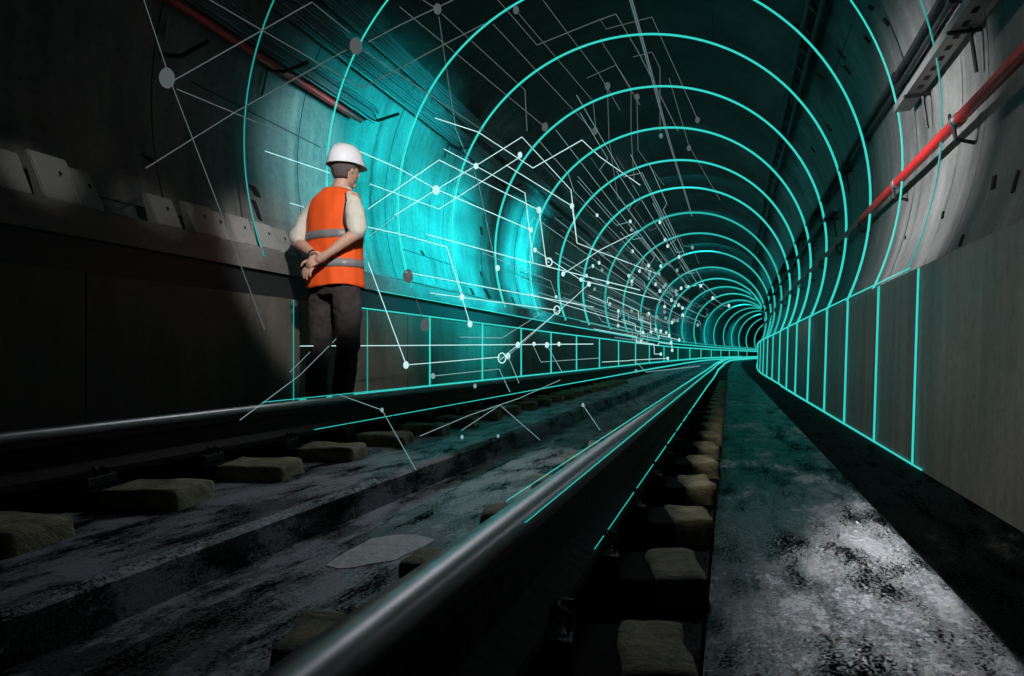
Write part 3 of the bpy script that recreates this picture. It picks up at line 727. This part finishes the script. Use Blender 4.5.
# right hand crosses the back and closes round the left wrist
hand((0.145, -.205, 1.045), (0.080, -.228, 1.005),
     [((0.070, -.235, 1.025), (0.030, -.252, 1.020), (0.000, -.250, 1.002), (-0.010, -.232, .985)),
      ((0.065, -.240, 1.008), (0.023, -.260, 1.000), (-0.008, -.256, .982), (-0.017, -.236, .966)),
      ((0.065, -.240, .992), (0.025, -.262, .980), (-0.003, -.258, .962), (-0.011, -.240, .948)),
      ((0.071, -.236, .977), (0.039, -.256, .962), (0.017, -.254, .946), (0.009, -.240, .934))],
     [(0.105, -.232, 1.028), (0.077, -.246, 1.048), (0.047, -.250, 1.052), (0.025, -.246, 1.046)])
# left hand lies open under it, fingers spread down and outwards
hand((0.000, -.20, 1.04), (0.010, -.222, .985),
     [((-0.010, -.232, .965), (-0.043, -.244, .945), (-0.065, -.240, .925), (-0.075, -.230, .908)),
      ((0.000, -.236, .955), (-0.027, -.250, .925), (-0.045, -.248, .900), (-0.053, -.238, .880)),
      ((0.015, -.238, .950), (-0.003, -.254, .918), (-0.015, -.253, .892), (-0.019, -.244, .872)),
      ((0.031, -.236, .952), (0.023, -.252, .924), (0.017, -.252, .904), (0.015, -.246, .888))],
     [(-0.017, -.212, 1.005), (-0.045, -.232, .998), (-0.065, -.240, .985), (-0.077, -.240, .968)])
body = from_bm('body', bm, M_skin, man, True)
mesh_eval(body, [('REMESH', dict(mode='VOXEL', voxel_size=.0055, use_smooth_shade=True)), ('SMOOTH', dict(factor=.5, iterations=2))])
body['label'] = 'bare head, neck, forearms and clasped hands'
# --- shirt: short sleeves and collar
bm = bmesh.new()
ell_loft(bm, [(0, 0, .92, .185, .125), (0, 0, 1.05, .18, .122), (0, 0, 1.25, .185, .122), (0, 0, 1.38, .188, .115), (0, 0, 1.45, .17, .1), (0, .006, 1.495, .115, .08), (0, .015, 1.52, .075, .068)])
limb(bm, [(.15, 0, 1.445), (.215, -.035, 1.35), (.268, -.075, 1.235), (.279, -.083, 1.205)], [.062, .069, .068, .066])
limb(bm, [(-.15, 0, 1.445), (-.215, -.03, 1.35), (-.268, -.065, 1.225), (-.279, -.073, 1.195)], [.062, .069, .068, .066])
shirt = from_bm('shirt', bm, M_shirt, man, True)
tx = bpy.data.textures.new('cloth_folds', 'CLOUDS'); tx.noise_scale = .10
mesh_eval(shirt, [('REMESH', dict(mode='VOXEL', voxel_size=.008, use_smooth_shade=True)), ('SMOOTH', dict(factor=.5, iterations=3)), ('DISPLACE', dict(texture=tx, strength=.022, mid_level=.5))])
shirt['label'] = 'cream short-sleeved shirt'
bm = bmesh.new(); c = [(.012+.073*math.cos(a), .028+.07*math.sin(a), 1.528+.012*math.sin(a)) for a in [2*PI*k/24 for k in range(25)]]
tube_bm(bm, c, [.017]*25, 8, flat=1.2)
from_bm('collar', bm, M_shirt, shirt, True)
# --- orange vest as a shaped shell
VR = [(.0, 0, .835, .215, .158), (.0, 0, .86, .218, .158), (0, 0, .95, .213, .156), (0, 0, 1.05, .207, .15), (0, 0, 1.15, .206, .147), (0, 0, 1.25, .21, .147), (0, 0, 1.33, .211, .143), (0, 0, 1.40, .206, .135), (0, 0, 1.45, .192, .122), (0, .002, 1.48, .165, .108), (0, .006, 1.505, .135, .095), (0, .01, 1.525, .105, .085), (0, .012, 1.535, .088, .078)]
def vest_r(z):
    for a, b in zip(VR, VR[1:]):
        if a[2] <= z <= b[2]:
            t = (z-a[2])/(b[2]-a[2]); return [a[i]+(b[i]-a[i])*t for i in range(5)]
    return list(VR[-1])
def vest_pt(a, z, out=0):
    cx, cy, _, rx, ry = vest_r(z); c, s_ = math.cos(a), math.sin(a)
    f = .006*noise.noise(Vector((a*3, z*5, 2)))*2+.004*math.sin(a*9+z*6)*max(0, 1-(z-.83)/.35)
    x = (rx+f+out)*math.copysign(abs(c)**.85, c); y_ = (ry+f+out)*math.copysign(abs(s_)**.85, s_)
    return Vector((cx+x, cy+y_, z-.012*(1 if z < .84 else 0)*math.sin(a*2)))
zs = [.835, .85]+[.87+.03*k for k in range(20)]+[1.455, 1.47, 1.485, 1.5, 1.515, 1.528, 1.535]
bm = bmesh.new(); rows = [[bm.verts.new(vest_pt(2*PI*k/72, z)) for k in range(72)] for z in zs]
for a, b in zip(rows, rows[1:]):
    for k in range(72): bm.faces.new((a[k], a[(k+1) % 72], b[(k+1) % 72], b[k]))
vest = from_bm('vest', bm, M_orange, man, True); mesh_eval(vest, [('SOLIDIFY', dict(thickness=.006, offset=-1))])
vest['label'] = 'orange high-visibility vest'
for z0, z1 in ((1.165, 1.222), (.965, 1.022)):
    bm = bmesh.new(); rr = []
    for z, ou in ((z0, .0005), (z0+.001, .005), ((z0+z1)/2, .0055), (z1-.001, .005), (z1, .0005)):
        rr.append([bm.verts.new(vest_pt(2*PI*k/72, z, ou)) for k in range(72)])
    for a, b in zip(rr, rr[1:]):
        for k in range(72): bm.faces.new((a[k], a[(k+1) % 72], b[(k+1) % 72], b[k]))
    from_bm('reflective_band', bm, M_strip, vest, True)
bm = bmesh.new()      # dark binding round the right armhole
tube_bm(bm, [(.150, -.055, 1.475), (.185, -.085, 1.42), (.196, -.112, 1.34), (.198, -.118, 1.27), (.208, -.10, 1.215)], .006, 6)
from_bm('armhole_binding', bm, M_trouser, vest, True)
# --- trousers
bm = bmesh.new()
ell_loft(bm, [(0, 0, .78, .16, .115), (0, 0, .84, .205, .14), (0, 0, .92, .19, .13), (0, 0, 1.0, .165, .12)])
limb(bm, [(.098, .0, .84), (.118, .004, .66), (.128, .0, .47), (.112, -.012, .28), (.100, -.028, .075)], [.108, .098, .082, .078, .078])
limb(bm, [(-.105, .0, .84), (-.132, .006, .66), (-.150, .008, .47), (-.168, .0, .28), (-.178, -.004, .075)], [.108, .098, .082, .078, .078])
tr = from_bm('trousers', bm, M_trouser, man, True)
tx2 = bpy.data.textures.new('trouser_folds', 'CLOUDS'); tx2.noise_scale = .07
mesh_eval(tr, [('REMESH', dict(mode='VOXEL', voxel_size=.008, use_smooth_shade=True)), ('SMOOTH', dict(factor=.5, iterations=3)), ('DISPLACE', dict(texture=tx2, strength=.028, mid_level=.5))])
# --- shoes
for ax, ay, yw in ((.096, -.028, -8), (-.178, -.004, 14)):
    bm = bmesh.new(); rt = Matrix.Rotation(math.radians(yw), 3, 'Z')
    prof = [(-.085, .028, .035), (-.06, .036, .075), (0, .038, .085), (.06, .042, .06), (.13, .046, .045), (.18, .036, .032), (.195, .02, .02)]
    rw = []
    for yy, hw, hh in prof:
        rw.append([bm.verts.new(Vector((ax, ay, 0))+rt@Vector((hw*math.cos(q), yy, max(0.0, hh*.5+hh*.5*math.sin(q))))) for q in [2*PI*k/14 for k in range(14)]])
    for a, b in zip(rw, rw[1:]):
        for k in range(14): bm.faces.new((a[k], a[(k+1) % 14], b[(k+1) % 14], b[k]))
    bm.faces.new(rw[0][::-1]); bm.faces.new(rw[-1])
    sh = from_bm('shoe', bm, M_shoe, man, True)
# --- hair under the hat
bm = bmesh.new(); rw = []
for z, f in ((.06, 1.06), (.03, 1.07), (0, 1.075), (-.03, 1.06), (-.055, 1.02), (-.075, .97)):
    row = []
    wv = math.sin(PI*(z+.135)/.27)**.55
    for k in range(25):
        a = PI*(.93+1.14*k/24)      # round the back from ear to ear
        if z < -.01: a = PI*(1.12+.76*k/24)
        row.append(bm.verts.new(hp(.078*wv*f*math.cos(a), .098*wv*f*math.sin(a), z)))
    rw.append(row)
for a, b in zip(rw, rw[1:]):
    for k in range(24): bm.faces.new((a[k], a[k+1], b[k+1], b[k]))
hair = from_bm('hair', bm, M_hair, man, True); mesh_eval(hair, [('SOLIDIFY', dict(thickness=.012, offset=0))])
hair['label'] = 'short dark grey hair showing under the hat'
# --- hard hat
bm = bmesh.new(); rw = []
for t in range(13):
    u = t/12*PI/2; z = .045+.135*math.sin(u); q = math.cos(u)**.8 if t < 12 else .001
    row = []
    for k in range(48):
        a = 2*PI*k/48; x = .112*q*math.cos(a); y_ = .138*q*math.sin(a)
        rdg = .007*max(0, 1-abs(x)/.022)*min(1, t/3)+.003*max(0, 1-abs(abs(x)-.045)/.012)*min(1, t/3)
        row.append(bm.verts.new(hp(x, y_, z+rdg)))
    rw.append(row)
for a, b in zip(rw, rw[1:]):
    for k in range(48): bm.faces.new((a[k], a[(k+1) % 48], b[(k+1) % 48], b[k]))
bm.faces.new(rw[-1])
hat = from_bm('hard_hat', bm, M_hat, man, True)
bm = bmesh.new(); rw = []
for i_, (o_, z) in enumerate(((0, .05), (0, .041), (1, .030), (1.0, .024), (.6, .026), (-.05, .036))):
    row = []
    for k in range(48):
        a = 2*PI*k/48; fr = max(0, math.sin(a)); ex = .010+.026*fr**3
        row.append(bm.verts.new(hp((.112+ex*.8*o_)*math.cos(a), (.138+ex*o_)*math.sin(a), z-.006*fr*o_)))
    rw.append(row)
for a, b in zip(rw, rw[1:]):
    for k in range(48): bm.faces.new((a[k], a[(k+1) % 48], b[(k+1) % 48], b[k]))
from_bm('brim', bm, M_hat, hat, True)
# --- wristwatch on the left wrist
bm = bmesh.new(); wv = Vector((-.05+.05, -.20, 1.04)); d = (Vector((-.285, -.075, 1.17))-wv).normalized()
tube_bm(bm, [wv+d*.01, wv+d*.03], .0335, 14); from_bm('wristwatch', bm, M_watch, man, True)


# ------------------------------------------------------------------ light
def lamp(name, kind, loc, aim, energy, col=(1, 1, 1), size=.05, angle=60, blend=1.0, sy=None):
    d = bpy.data.lights.new(name, kind); d.energy = energy; d.color = col
    if kind == 'SPOT': d.spot_size = math.radians(angle); d.spot_blend = blend; d.shadow_soft_size = size
    elif kind == 'AREA':
        d.size = size
        if sy: d.shape = 'RECTANGLE'; d.size_y = sy
    else: d.shadow_soft_size = size
    o = bpy.data.objects.new(name, d); C.objects.link(o); o.location = loc
    if aim is not None: o.rotation_euler = (Vector(aim)-Vector(loc)).to_track_quat('-Z', 'Y').to_euler()
    return o
CY = (.01, .92, 1.0)
# floodlights on the left lining, with an unseen fill added between
lamp('left_flood', 'SPOT', arch(7.2, 172, 2.2), arch(7.5, 179, 0), 720, CY, .25, 98)
lamp('left_fill_middle', 'SPOT', arch(9.0, 172, 2.0), arch(9.3, 192, 0), 900, CY, .25, 100)
lamp('left_flood_far', 'SPOT', arch(11.8, 172, 2.2), arch(12.4, 180, 0), 1250, CY, .25, 78)
lamp('left_wash', 'SPOT', arch(5.8, 160, 1.3), arch(6.0, 178, 0), 110, (.50, .95, 1), .1, 66)
# unseen area lights added for teal ambience down the tunnel
for s, e in ((12.5, 22), (16, 40), (20, 70), (26, 130), (34, 220), (43, 280), (54, 320), (66, 260)):
    lamp('tunnel_fill', 'AREA', arch(s, 90, .3), arch(s+2.5, 270, 1.0), e, CY, 1.2)
# white flood on the right lining, unseen fills added from here on
lamp('right_flood', 'SPOT', arch(5.2, 12, 2.1), arch(5.5, -8, 0), 380, (.97, .98, 1), .04, 84)
lamp('right_near', 'SPOT', arch(3.0, 60, .9), arch(3.6, -10, 0), 60, (1, .97, .92), .10, 80)  # added to brighten the near pipe and tray
lamp('wall_fill', 'SPOT', at(-.2, 1.6, 1.5), (wall_x(2.3), 2.3, .3), 56, (1, .95, .88), .15, 75)
lamp('walkway_glint', 'SPOT', (2.2, 4.3, 1.36), (.60, 1.04, 0), 230, (.95, .96, 1), .012, 7.5, 1.0)  # unseen narrow spots added to make the walkway highlight
lamp('walkway_glint', 'SPOT', (2.2, 4.3, 1.36), (.80, 1.42, 0), 120, (.95, .96, 1), .012, 7, 1.0)
lamp('walkway_spill', 'SPOT', (2.2, 4.3, 1.36), (.70, 1.08, 0), 22, (.85, .88, 1), .012, 20, 1.0)
lamp('man_key', 'SPOT', (.15, 1.3, 2.6), (PX, PY, 1.25), 680, (1, .98, .96), .08, 22, .5)  # unseen spot added to light the man
lamp('track_fill', 'SPOT', (.2, 4.2, 2.4), (-.22, 1.8, 0), 66, (.9, .93, 1), .2, 40)  # unseen spot added to brighten the track slab
for yy, e in ((2.9, 60), (3.4, 90), (4.1, 75), (4.75, 50)):
    lamp('ledge_fill', 'SPOT', (.2, 1.0, 1.75), (xc(yy)-2.2, yy, 1.29), e, (1, 1, .98), .03, 8, 1.0)  # unseen narrow beams added to pick out the slabs on the ledge
W = bpy.data.worlds.new('world'); S.world = W; W.use_nodes = True
W.node_tree.nodes['Background'].inputs[0].default_value = (.3, .5, .55, 1); W.node_tree.nodes['Background'].inputs[1].default_value = .0


cam = bpy.data.cameras.new('camera'); co = bpy.data.objects.new('camera', cam); C.objects.link(co)
cam.sensor_width = 36; cam.lens = F/1024*36; cam.shift_y = (HOR-338)/1024; cam.clip_start = .02; cam.clip_end = 400
co.location = (0, 0, CAM); co.rotation_euler = (PI/2, 0, 0); S.camera = co
S.view_settings.view_transform = 'Standard'; S.view_settings.look = 'None'; S.view_settings.gamma = 1; S.view_settings.use_curve_mapping = False
S.view_settings.exposure = 0
